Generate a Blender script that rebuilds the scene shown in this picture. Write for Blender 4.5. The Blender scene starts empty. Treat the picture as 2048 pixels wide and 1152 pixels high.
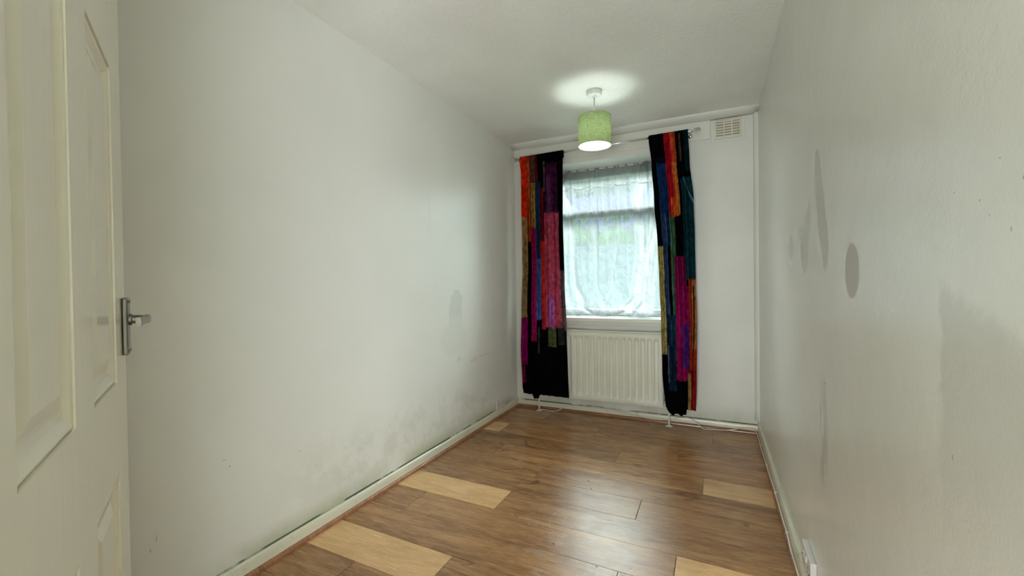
import bpy, bmesh, math, random
from mathutils import Vector, Matrix, noise
random.seed(7)
SC = bpy.context.scene
COL = SC.collection

# ---------------------------------------------------------------- camera
cam_d = bpy.data.cameras.new('camera'); cam = bpy.data.objects.new('camera', cam_d); COL.objects.link(cam)
cam_d.sensor_width = 36.0; cam_d.lens = 36.0 * 864.0 / 2048.0; cam_d.clip_start = 0.02
dY = Vector((405, 16, -864)).normalized()
dX = Vector((1844, 14, 864)).normalized(); dX = (dX - dX.dot(dY) * dY).normalized()
dZ = dX.cross(dY)
cam.matrix_world = Matrix.Translation((0, 0, 1.1)) @ Matrix((dX, dY, dZ)).to_4x4()
SC.camera = cam
# ---------------------------------------------------------------- exposure
vs = SC.view_settings
SC.display_settings.display_device = 'sRGB'
vs.view_transform = 'Standard'; vs.look = 'None'; vs.gamma = 1.0; vs.use_curve_mapping = False
vs.exposure = 0.68
SC.cycles.sample_clamp_indirect = 6.0
SC.cycles.caustics_reflective = False
SC.cycles.caustics_refractive = False
SC.cycles.max_bounces = 14; SC.cycles.diffuse_bounces = 8; SC.cycles.transparent_max_bounces = 16
# ---------------------------------------------------------------- world: even overcast sky
SKY = 30.0
W = bpy.data.worlds.new('world'); SC.world = W; W.use_nodes = True
wn = W.node_tree.nodes; wl = W.node_tree.links; wn.clear()
wo = wn.new('ShaderNodeOutputWorld'); wb = wn.new('ShaderNodeBackground'); wl.new(wb.outputs[0], wo.inputs[0])
tc = wn.new('ShaderNodeTexCoord'); sx = wn.new('ShaderNodeSeparateXYZ'); wl.new(tc.outputs['Generated'], sx.inputs[0])
cr = wn.new('ShaderNodeValToRGB'); wl.new(sx.outputs[2], cr.inputs[0])
cr.color_ramp.elements[0].position = 0.0; cr.color_ramp.elements[0].color = (0.88, 0.97, 0.95, 1)
cr.color_ramp.elements[1].position = 0.7; cr.color_ramp.elements[1].color = (0.86, 0.96, 0.97, 1)
wl.new(cr.outputs[0], wb.inputs[0]); wb.inputs[1].default_value = SKY

def area(name, loc, rot, sx_, sy_, power, color, portal=False):
    l = bpy.data.lights.new(name, 'AREA'); l.shape = 'RECTANGLE'; l.size = sx_; l.size_y = sy_
    l.energy = power; l.color = color
    if portal: l.cycles.is_portal = True
    o = bpy.data.objects.new(name, l); COL.objects.link(o); o.location = loc; o.rotation_euler = rot
    return o
HP = math.pi / 2
# daylight portal in the window opening (guides the sky light, gives none itself)
area('window_portal', (-0.84, 3.90, 1.45), (-HP, 0, 0), 1.1, 1.34, 1.0, (1, 1, 1), True)
# unseen fill lights added on the landing, shining in through the open doorway
area('landing_fill', (-0.15, -2.85, .50), (HP+.30, 0, 0), 1.2, 1.0, 72.0, (0.91, 0.98, 1.0))
area('landing_side_fill', (0.85, -1.12, 0.50), (HP+.7, 0, math.radians(42)), 0.8, 1.0, 60.0, (0.93, 0.98, 1.0))
BULB = 52.0

# ================================================================ helpers
class MB:
    def __init__(s): s.v = []; s.f = []; s.mi = []; s.sm = []
    def add(s, vs_, fs, mi=0, sm=False):
        b = len(s.v); s.v += [tuple(v) for v in vs_]
        for f in fs: s.f.append([b + i for i in f]); s.mi.append(mi); s.sm.append(sm)
    def box(s, a, b, mi=0):
        x0, y0, z0 = a; x1, y1, z1 = b
        s.add([(x0,y0,z0),(x1,y0,z0),(x1,y1,z0),(x0,y1,z0),(x0,y0,z1),(x1,y0,z1),(x1,y1,z1),(x0,y1,z1)],
              [(0,3,2,1),(4,5,6,7),(0,1,5,4),(1,2,6,5),(2,3,7,6),(3,0,4,7)], mi)
    def tube(s, pts, r, n=10, mi=0, caps=True):
        pts = [Vector(p) for p in pts]; rings = []
        rr = r if isinstance(r, (list, tuple)) else [r] * len(pts)
        prev = None
        for i, p in enumerate(pts):
            t = (pts[min(i+1, len(pts)-1)] - pts[max(i-1, 0)]).normalized()
            if prev is None:
                a = Vector((0,0,1)) if abs(t.z) < .9 else Vector((1,0,0))
                u = t.cross(a).normalized()
            else:
                u = (prev - prev.dot(t) * t).normalized()
            prev = u; w = t.cross(u)
            rings.append([p + rr[i] * (math.cos(2*math.pi*k/n) * u + math.sin(2*math.pi*k/n) * w) for k in range(n)])
        vs_ = [v for R in rings for v in R]; fs = []
        for i in range(len(rings)-1):
            for k in range(n): fs.append((i*n+k, i*n+(k+1)%n, (i+1)*n+(k+1)%n, (i+1)*n+k))
        if caps: fs.append(tuple(range(n))[::-1]); fs.append(tuple((len(rings)-1)*n+k for k in range(n)))
        s.add(vs_, fs, mi, True)
    def lathe(s, prof, c=(0,0,0), n=40, mi=0, axis='z'):
        vs_ = []
        for (r, h) in prof:
            for k in range(n):
                a = 2*math.pi*k/n; q = (r*math.cos(a), r*math.sin(a), h)
                if axis == 'x': q = (h, q[0], q[1])
                if axis == 'y': q = (q[0], h, q[1])
                vs_.append((c[0]+q[0], c[1]+q[1], c[2]+q[2]))
        fs = []
        for i in range(len(prof)-1):
            for k in range(n): fs.append((i*n+k, i*n+(k+1)%n, (i+1)*n+(k+1)%n, (i+1)*n+k))
        s.add(vs_, fs, mi, True)
    def build(s, name, mats, parent=None, bevel=0, smooth_angle=None):
        me = bpy.data.meshes.new(name); me.from_pydata(s.v, [], s.f)
        if not isinstance(mats, (list, tuple)): mats = [mats]
        for m in mats: me.materials.append(m)
        for p, mi, sm in zip(me.polygons, s.mi, s.sm): p.material_index = mi; p.use_smooth = sm
        bm = bmesh.new(); bm.from_mesh(me)
        bmesh.ops.remove_doubles(bm, verts=bm.verts, dist=1e-6)
        bmesh.ops.recalc_face_normals(bm, faces=bm.faces); bm.to_mesh(me); bm.free()
        o = bpy.data.objects.new(name, me); COL.objects.link(o)
        if parent: o.parent = parent
        if bevel:
            b = o.modifiers.new('bevel', 'BEVEL'); b.width = bevel; b.segments = 2; b.limit_method = 'ANGLE'; b.angle_limit = .6
        if smooth_angle:
            for p in me.polygons: p.use_smooth = True
            try: me.set_sharp_from_angle(angle=smooth_angle)
            except Exception: pass
        return o
def empty(name, loc=(0,0,0)):
    o = bpy.data.objects.new(name, None); COL.objects.link(o); o.location = loc; o.empty_display_size = .05
    return o
def tag(o, label=None, cat=None, group=None, kind=None):
    if label: o['label'] = label
    if cat: o['category'] = cat
    if group: o['group'] = group
    if kind: o['kind'] = kind
    return o
def struct(o, label=None): return tag(o, label, kind='structure')

# ---------------------------------------------------------------- material helpers
class NT:
    def __init__(s, name):
        s.m = bpy.data.materials.new(name); s.m.use_nodes = True; s.t = s.m.node_tree
        s.t.nodes.clear(); s.out = s.t.nodes.new('ShaderNodeOutputMaterial')
    def n(s, k, **kw):
        x = s.t.nodes.new(k)
        for a, b in kw.items(): setattr(x, a, b)
        return x
    def l(s, a, b): s.t.links.new(a, b)
    def set(s, inp, v):
        if hasattr(v, 'is_linked'): s.l(v, inp)
        else: inp.default_value = v
    def math(s, op, a, b=None, c=None, clamp=False):
        x = s.n('ShaderNodeMath', operation=op); x.use_clamp = clamp; s.set(x.inputs[0], a)
        if b is not None: s.set(x.inputs[1], b)
        if c is not None: s.set(x.inputs[2], c)
        return x.outputs[0]
    def mr(s, v, a, b, c=0., d=1., smooth=True):
        x = s.n('ShaderNodeMapRange'); x.interpolation_type = 'SMOOTHSTEP' if smooth else 'LINEAR'
        s.set(x.inputs[0], v)
        for i, q in enumerate((a, b, c, d)): s.set(x.inputs[1+i], q)
        return x.outputs[0]
    def pos(s):
        if not hasattr(s, '_p'):
            g = s.n('ShaderNodeNewGeometry'); s._p = g.outputs['Position']
            x = s.n('ShaderNodeSeparateXYZ'); s.l(s._p, x.inputs[0]); s._xyz = x.outputs
        return s._p, s._xyz
    def noise(s, scale=5, detail=4, rough=.5, vec=None, vs_=None, dist=0):
        x = s.n('ShaderNodeTexNoise'); x.inputs['Scale'].default_value = scale; x.inputs['Detail'].default_value = detail
        x.inputs['Roughness'].default_value = rough; x.inputs['Distortion'].default_value = dist
        v = vec if vec is not None else s.pos()[0]
        if vs_:
            mp = s.n('ShaderNodeMapping'); mp.inputs['Scale'].default_value = vs_; s.l(v, mp.inputs[0]); v = mp.outputs[0]
        s.l(v, x.inputs['Vector']); return x.outputs['Fac']
    def mix(s, f, a, b):
        x = s.n('ShaderNodeMix', data_type='RGBA'); s.set(x.inputs[0], f)
        for i, q in ((6, a), (7, b)):
            if isinstance(q, tuple) and len(q) == 3: q = q + (1,)
            s.set(x.inputs[i], q)
        return x.outputs[2]
    def bump(s, h, strength=.2, dist=.01, nrm=None):
        x = s.n('ShaderNodeBump'); x.inputs['Strength'].default_value = strength; x.inputs['Distance'].default_value = dist
        s.l(h, x.inputs['Height'])
        if nrm: s.l(nrm, x.inputs['Normal'])
        return x.outputs[0]
    def bsdf(s, col=(.8,.8,.8), rough=.5, metal=0, nrm=None, **kw):
        b = s.n('ShaderNodeBsdfPrincipled')
        if isinstance(col, tuple) and len(col) == 3: col = col + (1,)
        s.set(b.inputs['Base Color'], col); s.set(b.inputs['Roughness'], rough); s.set(b.inputs['Metallic'], metal)
        if nrm: s.l(nrm, b.inputs['Normal'])
        for k, v in kw.items(): s.set(b.inputs[k.replace('_', ' ')], v)
        s.l(b.outputs[0], s.out.inputs[0]); return b
    def spot(s, a, b, ca, cb, ra, rb, soft=.2, p=2, warp=.0, wscale=12):
        """ellipse mask over two coordinates; p=4 makes it boxy"""
        u = s.math('ABSOLUTE', s.math('MULTIPLY_ADD', a, 1/ra, -ca/ra)); v = s.math('ABSOLUTE', s.math('MULTIPLY_ADD', b, 1/rb, -cb/rb))
        r = s.math('ADD', s.math('POWER', u, float(p)), s.math('POWER', v, float(p)))
        if warp: r = s.math('ADD', r, s.math('MULTIPLY_ADD', s.noise(wscale, 3), warp*2, -warp))
        return s.mr(r, 1-soft, 1+soft, 1., 0.)
    def maxi(s, *a):
        r = a[0]
        for q in a[1:]: r = s.math('MAXIMUM', r, q)
        return r

PAINT = (.74, .745, .70)
def simple(name, col, rough=.5, metal=0, nscale=None, nstr=.1, ndist=.002, **kw):
    t = NT(name); nrm = t.bump(t.noise(nscale, 3), nstr, ndist) if nscale else None
    v = t.noise(7, 3); c = t.mix(t.mr(v, .3, .7), tuple(x*.95 for x in col), col)
    t.bsdf(c, rough, metal, nrm, **kw); return t.m

def plaster_left():
    t = NT('emulsion_left_wall'); _, (x, y, z) = t.pos()
    big = t.noise(1.6, 4); mid = t.noise(9, 6, .65); fine = t.noise(38, 5, .7)
    c = t.mix(t.mr(big, .35, .7), tuple(q*.96 for q in PAINT), PAINT)
    # mottled damp on the lower wall
    reg = t.math('MULTIPLY', t.mr(z, .52, .18, 0., 1.), t.math('MULTIPLY', t.mr(y, 1.0, 1.5), t.mr(y, 3.35, 2.9)))
    c = t.mix(t.math('MULTIPLY', t.math('MULTIPLY', reg, t.mr(mid, .42, .62)), .24), c, (.36, .37, .30))
    c = t.mix(t.math('MULTIPLY', t.math('MULTIPLY', reg, t.mr(fine, .60, .74)), .38), c, (.25, .26, .22))
    # green algae band above the baseboard
    g = t.math('MULTIPLY', t.mr(t.math('ADD', z, t.math('MULTIPLY', mid, .10)), .21, .10), t.mr(t.noise(2.2, 3), .30, .55))
    g = t.math('MULTIPLY', g, t.mr(y, .7, 1.1))
    c = t.mix(t.math('MULTIPLY', g, .75), c, (.33, .37, .20))
    c = t.mix(t.math('MULTIPLY', t.mr(z, .074, .068), t.mr(t.noise(6, 3), .38, .5)), c, (.06, .07, .045))
    # grey filler patch and tan smears
    pa = t.maxi(t.spot(y, z, 2.525, .885, .082, .095, .12, 4, .25, 16), t.spot(y, z, 2.54, .985, .072, .04, .12, 4, .1), t.spot(y, z, 2.545, 1.02, .04, .035, .12, 4, .1))
    pa = t.math('MULTIPLY', pa, t.mr(z, .80, .90, .2, 1.))
    c = t.mix(t.math('MULTIPLY', pa, .30), c, (.42, .44, .44))
    lo = t.spot(y, z, 2.5, .72, .16, .11, .5, 2, .5, 10)
    c = t.mix(t.math('MULTIPLY', lo, .12), c, (.40, .40, .36))
    tan = t.maxi(t.spot(y, z, 2.56, .575, .028, .02, .3, 2, .3, 30), t.spot(y, z, 2.76, .535, .055, .014, .3, 2, .3, 30), t.spot(y, z, 2.92, .545, .11, .007, .4, 2, .2, 30))
    c = t.mix(t.math('MULTIPLY', tan, .45), c, (.62, .52, .36))
    streak = t.spot(y, z, 2.24, 1.53, .012, .16, .5, 2, .2, 20)
    c = t.mix(t.math('MULTIPLY', streak, .10), c, (.5, .5, .46))
    for (cy, cz, ry, rz) in ((.985,.44,.0035,.0035),(.965,.47,.008,.0015),(.735,.27,.002,.007),(.752,.30,.0015,.012),(1.28,.39,.008,.0015)):
        c = t.mix(t.math('MULTIPLY', t.spot(y, z, cy, cz, ry, rz, .4, 2, .3, 60), .5), c, (.2, .2, .17))
    nb = t.bump(t.noise(220, 3), .10, .002, t.bump(t.noise(18, 4), .10, .01))
    rough = t.mix(pa, (.42,)*3, (.65,)*3)
    t.bsdf(c, rough, 0, nb, Specular_IOR_Level=.45); return t.m
def plaster_right():
    t = NT('emulsion_right_wall'); _, (x, y, z) = t.pos()
    big = t.noise(1.7, 4); c = t.mix(t.mr(big, .35, .7), tuple(q*.95 for q in PAINT), PAINT)
    ov = t.spot(y, z, 1.227, 1.117, .056, .063, .10, 2, .10, 40)
    lg = t.maxi(t.spot(t.math('ADD', y, t.math('MULTIPLY', z, -.29)), z, 1.55-.29*1.32, 1.33, .055, .165, .15, 2, .12, 30),
                t.spot(y, z, 1.492, 1.20, .042, .075, .15, 2, .2, 30))
    sm = t.maxi(t.spot(y, z, 1.80, 1.20, .07, .085, .2, 2, .15, 30), t.spot(y, z, 1.735, 1.30, .035, .06, .3, 2, .2, 30), t.spot(y, z, 2.1, 1.22, .05, .06, .4, 2, .2, 30))
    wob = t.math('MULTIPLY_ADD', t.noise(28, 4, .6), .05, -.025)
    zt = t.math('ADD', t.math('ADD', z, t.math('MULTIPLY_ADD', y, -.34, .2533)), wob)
    refl_dark = t.math('MULTIPLY', t.math('MULTIPLY', t.mr(t.math('ADD', y, wob), .808, .786), t.mr(zt, 1.088, 1.058)), t.mr(z, .70, .99, 0., 1.))
    c = t.mix(t.math('MULTIPLY', ov, .66), c, (.37, .36, .34))
    c = t.mix(t.math('MULTIPLY', lg, .52), c, (.42, .41, .39))
    c = t.mix(t.math('MULTIPLY', sm, .32), c, (.42, .41, .38))
    c = t.mix(t.math('MULTIPLY', refl_dark, .34), c, (.42, .42, .38))  # missing window reflection painted as darker wall colour below its sloping edge
    # dark scuffs low down
    sc = t.math('MULTIPLY', t.spot(y, z, 1.53, .66, .06, .16, .5, 2, .2, 20), t.mr(t.noise(26, 3, .6, None, (1, 1, .14)), .46, .56))
    c = t.mix(t.math('MULTIPLY', sc, .45), c, (.40, .39, .36))
    # pale scratches
    s2 = t.math('MULTIPLY', t.spot(y, z, 1.03, 1.06, .10, .05, .6, 2, .2, 20), t.mr(t.noise(34, 2, .5, None, (1, 1.4, 1), 2.), .63, .66))
    c = t.mix(t.math('MULTIPLY', s2, .5), c, (.85, .85, .82))
    for (cy, cz, ry, rz) in ((.765,.86,.0015,.004),(1.49,.80,.012,.002),(.62,1.2,.0015,.002),(.66,1.23,.0015,.0015),(.70,1.19,.002,.0015),(.64,1.15,.0015,.003),(.76,1.21,.0015,.0015),(.68,1.17,.001,.002)):
        c = t.mix(t.math('MULTIPLY', t.spot(y, z, cy, cz, ry, rz, .4, 2, .3, 60), .5), c, (.2, .2, .17))
    # damp by the baseboard
    c = t.mix(t.math('MULTIPLY', t.math('MULTIPLY', t.mr(z, .20, .07), t.mr(t.noise(5, 4), .4, .65)), .4), c, (.36, .38, .28))
    matte = t.maxi(ov, t.math('MULTIPLY', lg, .8), t.math('MULTIPLY', sm, .6))
    hgt = t.noise(170, 4, .6)
    x_ = t.n('ShaderNodeBump'); t.set(x_.inputs['Strength'], t.math('MULTIPLY_ADD', matte, -.10, .15)); x_.inputs['Distance'].default_value = .003; t.l(hgt, x_.inputs['Height'])
    t.l(t.bump(t.noise(9, 4), .10, .02), x_.inputs['Normal'])
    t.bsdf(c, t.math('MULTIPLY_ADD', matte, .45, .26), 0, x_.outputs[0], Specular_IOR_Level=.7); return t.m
def plaster_back():
    t = NT('emulsion_window_wall'); _, (x, y, z) = t.pos()
    c = t.mix(t.mr(t.noise(2, 4), .35, .7), tuple(q*.93 for q in PAINT), PAINT)
    m = t.noise(11, 6, .65)
    g = t.math('MULTIPLY', t.mr(t.math('ADD', z, t.math('MULTIPLY', m, .12)), .26, .08), t.mr(t.noise(3, 3), .3, .55))
    c = t.mix(t.math('MULTIPLY', g, .6), c, (.34, .36, .22))
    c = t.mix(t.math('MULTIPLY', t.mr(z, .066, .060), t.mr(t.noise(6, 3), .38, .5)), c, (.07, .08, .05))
    t.bsdf(c, .5, 0, t.bump(t.noise(200, 3), .12, .002, t.bump(t.noise(9, 4), .15, .012))); return t.m
def ceiling_mat():
    t = NT('textured_ceiling_paint')
    c = t.mix(t.mr(t.noise(2.2, 4), .35, .7), (.83, .83, .79), (.88, .88, .84))
    h = t.math('ADD', t.noise(95, 5, .75), t.math('MULTIPLY', t.noise(42, 3), .7))
    t.bsdf(c, .7, 0, t.bump(h, .55, .008)); return t.m
def gloss_paint(name, col, rough=.22):
    t = NT(name); c = t.mix(t.mr(t.noise(3, 3), .35, .7), tuple(q*.97 for q in col), col)
    t.bsdf(c, rough, 0, t.bump(t.noise(60, 3, .5, None, (1, 1, .12)), .10, .002)); return t.m
def baseboard_mat():
    t = NT('aged_cream_gloss'); _, (x, y, z) = t.pos()
    c = t.mix(t.mr(t.noise(30, 6, .7), .58, .72), (.66, .64, .52), (.36, .36, .24))
    c = t.mix(t.math('MULTIPLY', t.mr(t.noise(3, 3), .5, .7), .35), c, (.42, .46, .30))
    t.bsdf(c, .32, 0, t.bump(t.noise(40, 4), .2, .003)); return t.m
def wood(name, dark, light, contrast=1.0):
    t = NT(name); p, (x, y, z) = t.pos()
    oi = t.n('ShaderNodeObjectInfo'); rnd = oi.outputs['Random']
    off = t.n('ShaderNodeCombineXYZ'); t.l(t.math('MULTIPLY', rnd, 37.), off.inputs[0]); t.l(t.math('MULTIPLY', rnd, 91.), off.inputs[1])
    va = t.n('ShaderNodeVectorMath', operation='ADD'); t.l(p, va.inputs[0]); t.l(off.outputs[0], va.inputs[1]); v = va.outputs[0]
    g1 = t.noise(2.2, 5, .6, v, (1.0, 7.5, 1), 1.2)           # cathedral figure
    g2 = t.noise(11, 6, .72, v, (1.0, 17, 1), .4)             # grain
    g3 = t.noise(60, 3, .6, v, (1.0, 9, 1))                   # pores
    blot = t.noise(2.6, 3, .5, v, (1, 2.4, 1))
    f = t.math('ADD', t.math('MULTIPLY', g1, .50), t.math('MULTIPLY', g2, .50))
    f = t.math('ADD', t.math('MULTIPLY', f, .8), t.math('MULTIPLY', t.noise(24, 5, .8, v, (.55, 6, 1), .8), .2))
    f = t.mr(f, .5-.14/contrast, .5+.14/contrast, 0., 1.)
    c = t.mix(f, dark, light)
    c = t.mix(t.math('MULTIPLY', t.mr(g3, .52, .70), .28), c, tuple(q*.45 for q in dark))
    c = t.mix(t.math('MULTIPLY', t.mr(blot, .52, .72), .40), c, tuple(q*.70 for q in dark))
    k = t.spot(t.noise(1.9, 1, .5, v, (1, 2.5, 1)), t.noise(2.3, 1, .5, v, (1, 2.8, 1)), .62, .60, .018, .03, .5)
    c = t.mix(t.math('MULTIPLY', k, .5), c, tuple(q*.4 for q in dark))
    hv = t.n('ShaderNodeHueSaturation'); t.l(t.math('MULTIPLY_ADD', rnd, .30, .86), hv.inputs['Value']); hv.inputs['Saturation'].default_value = .98; t.l(c, hv.inputs['Color']); c = hv.outputs[0]
    # worn, dusty scuffs in the middle of the room
    arc = t.math('MULTIPLY', t.mr(t.math('ABSOLUTE', t.math('SUBTRACT', t.spot(x, y, -.50, 1.90, .20, .17, .9, 2, .25, 6), .5)), .0, .05, 1., 0.), t.mr(x, -.72, -.45, 1., .25))
    c = t.mix(t.math('MULTIPLY', arc, .10), c, (.75, .70, .62))
    c = t.mix(t.math('MULTIPLY', t.math('MULTIPLY', t.spot(x, y, -.52, 1.72, .33, .28, .7, 2, .4, 7), t.mr(t.noise(14, 4, .6), .5, .68)), .18), c, (.70, .66, .58))
    for (cx_, cy_) in ((-.638,2.32),(-.60,2.24),(-.62,1.70),(-.30,1.67),(-.42,1.63)):
        c = t.mix(t.spot(x, y, cx_, cy_, .0045, .0045, .3), c, (.03, .022, .015))
    rough = t.math('MULTIPLY_ADD', g2, .14, .19)
    t.bsdf(c, rough, 0, t.bump(t.math('ADD', g2, t.math('MULTIPLY', g3, .6)), .16, .002, t.bump(t.noise(4, 2), .05, .01)), Specular_IOR_Level=.5); return t.m

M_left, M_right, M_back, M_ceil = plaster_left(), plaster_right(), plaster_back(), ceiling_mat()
M_hall = simple('landing_wall_paint', (.72, .70, .60), .6, nscale=120)
M_door = gloss_paint('cream_gloss_door', (.74, .72, .60), .2)
M_white = gloss_paint('white_gloss_trim', (.76, .76, .70), .28)
M_base = baseboard_mat()
M_upvc = simple('white_window_frame', (.82, .83, .82), .3)
M_rad = simple('cream_radiator_enamel', (.70, .70, .61), .3)
M_pipe = simple('painted_pipe_white', (.72, .70, .64), .35)
M_plank = wood('walnut_laminate', (.19, .078, .024), (.53, .28, .115))
M_plank_l = wood('pale_oak_laminate', (.54, .30, .115), (.86, .55, .27), .8)
M_slab = simple('dark_underlay', (.05, .03, .018), .8)
M_bead = wood('reddish_floor_bead', (.20, .075, .030), (.34, .15, .07))
M_chrome = simple('chrome', (.72, .72, .72), .12, 1.0)
M_nickel = simple('worn_nickel', (.20, .19, .17), .32, 1.0, nscale=30, nstr=.1)
M_plastic = simple('white_socket_plastic', (.66, .62, .60), .35)
M_vent = simple('cream_vent_plastic', (.70, .67, .56), .4)
M_ventdark = simple('dusty_duct', (.30, .24, .20), .9)
M_cable = simple('white_cable', (.70, .66, .60), .4)
M_dark = simple('black_hole', (.02, .02, .02), .7)
def glass_mat(name, tint=(.95, .98, .97), refl=.06):
    t = NT(name); tr = t.n('ShaderNodeBsdfTransparent'); tr.inputs[0].default_value = tint + (1,)
    gl = t.n('ShaderNodeBsdfGlossy'); gl.inputs['Roughness'].default_value = .02
    lw = t.n('ShaderNodeLayerWeight'); lw.inputs[0].default_value = .25
    mx = t.n('ShaderNodeMixShader'); t.l(t.math('MULTIPLY_ADD', lw.outputs['Fresnel'], .8, refl, clamp=True), mx.inputs[0])
    t.l(tr.outputs[0], mx.inputs[1]); t.l(gl.outputs[0], mx.inputs[2]); t.l(mx.outputs[0], t.out.inputs[0]); return t.m
M_pane = glass_mat('window_glass')
def crystal():
    t = NT('clear_glass_ball'); t.bsdf((.97, .98, .98), .02, 0, None, Transmission_Weight=1.0, IOR=1.45); return t.m
M_crystal = crystal()

# ================================================================ room shell
XL, XR, YF, YB, H = -1.615, 0.285, 0.08, 3.53, 2.31
OX0, OX1, OZ0, OZ1, OD = -1.38, -.30, .80, 2.10, .36      # window opening
b = MB(); b.box((-2.0, -3.1, -.13), (1.5, YB+.02, -.014)); floor = struct(b.build('floor', M_slab))
b = MB(); b.box((-1.8, -3.1, H), (1.5, YB+OD, H+.12)); struct(b.build('ceiling', M_ceil))
b = MB(); b.box((XL-.15, -3.1, -.014), (XL, YB+OD, H)); struct(b.build('wall_left', M_left))
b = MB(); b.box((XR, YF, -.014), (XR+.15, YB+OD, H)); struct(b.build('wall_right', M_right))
b = MB()
b.box((XL, YB, -.014), (OX0, YB+OD, H)); b.box((OX1, YB, -.014), (XR, YB+OD, H))
b.box((OX0, YB, -.014), (OX1, YB+OD, OZ0-.03)); b.box((OX0, YB, OZ1), (OX1, YB+OD, H))
struct(b.build('wall_back', M_back))
DX0, DX1, DZ = -.46, XR+.03, 1.995
b = MB(); b.box((XL, YF-.11, -.014), (DX0, YF, H)); b.box((DX0, YF-.11, DZ), (XR+.15, YF, H)); b.box((DX1, YF-.11, -.014), (XR+.15, YF, DZ))
struct(b.build('wall_front', M_hall))
# landing behind the photographer
b = MB(); b.box((XL, -3.1, -.014), (1.5, -3.0, H)); struct(b.build('wall_landing_back', M_hall))
b = MB(); b.box((1.4, -3.0, -.014), (1.5, YF, H)); struct(b.build('wall_landing_side', M_hall))
b = MB(); b.box((XR+.15, YF-.11, -.014), (1.4, YF, H)); struct(b.build('wall_landing_front', M_hall))

# ---- floor planks
SL = -.03; PW = .195; S0 = 1.645 - .0198
joints = {0: [-1.385, -.145], -1: [-1.0-.58, -.338], -2: [-.963, .262], 1: [-.978], 2: [-.339], 3: [-.93], 4: [-1.30, -.063], 5: [-.56],
          6: [-1.455, -.215], 7: [-.79], 8: [-1.25, -.02], 9: [-.47], -3: [-1.30, -.07], -4: [-.62], -5: [-1.0, .2], -6: [-.4], -7: [-1.2, 0.03], -8: [-.7], -9: [-.3]}
lightp = {(0, 2), (-2, 0), (1, 0), (4, 2), (6, 0)}
FX0, FX1, FY1 = XL+.012, XR-.012, YB-.012
for k in range(-8, 10):
    xs = [FX0] + sorted(q for q in joints.get(k, []) if FX0+.03 < q < FX1-.03) + [FX1]
    for i in range(len(xs)-1):
        gp = .0005 if k >= 3 else .0008; xa, xb = xs[i]+gp*1.2, xs[i+1]-gp*1.2
        ya = lambda x, k=k, gp=gp: min(S0 + PW*k + SL*x + gp, FY1)
        yb = lambda x, k=k, gp=gp: min(S0 + PW*(k+1) + SL*x - gp, FY1)
        if ya(xa) >= FY1 - .01: continue
        m = MB(); z1 = random.uniform(-.0004, .0004); z0 = -.012; e = .0006
        q = [(xa, ya(xa)), (xb, ya(xb)), (xb, yb(xb)), (xa, yb(xa))]
        qi = [(xa+e, ya(xa)+e), (xb-e, ya(xb)+e), (xb-e, yb(xb)-e), (xa+e, yb(xa)-e)]
        vs_ = [(a, c, z0) for a, c in q] + [(a, c, z1-.0008) for a, c in q] + [(a, c, z1) for a, c in qi]
        fs = [(3,2,1,0)] + [(j, (j+1)%4, 4+(j+1)%4, 4+j) for j in range(4)] + [(4+j, 4+(j+1)%4, 8+(j+1)%4, 8+j) for j in range(4)] + [(8,9,10,11)]
        m.add(vs_, fs)
        lp = (k, i) in lightp
        o = m.build('plank', M_plank_l if lp else M_plank, floor)
        if lp: o['label'] = 'pale oak coloured replacement plank'

# ---- baseboards and beads
def prof_run(name, prof, axis, a0, a1, mat, wob=0.0, label=None, parent=None):
    m = MB(); n = len(prof); N = 24; vs_ = []
    for i in range(N+1):
        s = a0 + (a1-a0)*i/N; w = wob*noise.noise(Vector((s*3.1, 1.7, len(name))))
        for (u, z) in prof:
            vs_.append((u, s, z + (w if z > .03 else 0)) if axis == 'y' else (s, u, z + (w if z > .03 else 0)))
    fs = [(i*n+j, i*n+(j+1)%n, (i+1)*n+(j+1)%n, (i+1)*n+j) for i in range(N) for j in range(n)] + [tuple(range(n)), tuple(N*n+j for j in range(n))]
    m.add(vs_, fs); o = m.build(name, mat, parent)
    return o
def bb(name, axis, wall, sgn, a0, a1, h, t=.014):
    p = [(wall, -.012), (wall, h), (wall+sgn*t*.45, h), (wall+sgn*t*.85, h-.006), (wall+sgn*t, h-.018), (wall+sgn*t, -.012)]
    return struct(prof_run(name, p, axis, a0, a1, M_base, .003))
def bead(name, axis, wall, sgn, a0, a1, r=.014, h=.018):
    p = [(wall, .0008), (wall, h)] + [(wall+sgn*r*math.sin(q*HP/4), .0008+(h-.0008)*math.cos(q*HP/4)) for q in range(1, 5)]
    return struct(prof_run(name, p, axis, a0, a1, M_bead))
bb('baseboard_left', 'y', XL, 1, YF, YB, .064); bead('trim_1', 'y', XL+.0142, 1, YF, YB-.028)
bb('baseboard_right', 'y', XR, -1, YF, YB, .092); bead('trim_2', 'y', XR-.0142, -1, YF, YB-.028, .010, .016)
bb('baseboard_back', 'x', YB, -1, XL+.014, XR-.014, .056); bead('trim_3', 'x', YB-.0142, -1, XL+.014, XR-.014)
# cove under the ceiling over the window, slim bead down the corner
p = [(YB, H)] + [(YB - .10*math.sin(q*HP/6)**1.0, H - .034*math.cos(q*HP/6)) for q in range(7)]
o = prof_run('trim_4', p, 'x', XL, XR, M_back); struct(o)
for pl in o.data.polygons: pl.use_smooth = len(pl.vertices) == 4
m = MB(); R = .030; pts = [(XR, YB)] + [(XR - R*math.cos(a*HP/6)*1.0, YB - R*math.sin(a*HP/6)) for a in range(7)]
n = len(pts); m.add([(a, c, .092) for a, c in pts] + [(a, c, H-.03) for a, c in pts], [tuple(range(n)), tuple(n+j for j in range(n))] + [(j, (j+1)%n, n+(j+1)%n, n+j) for j in range(n)])
struct(m.build('trim_5', M_back))
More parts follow.
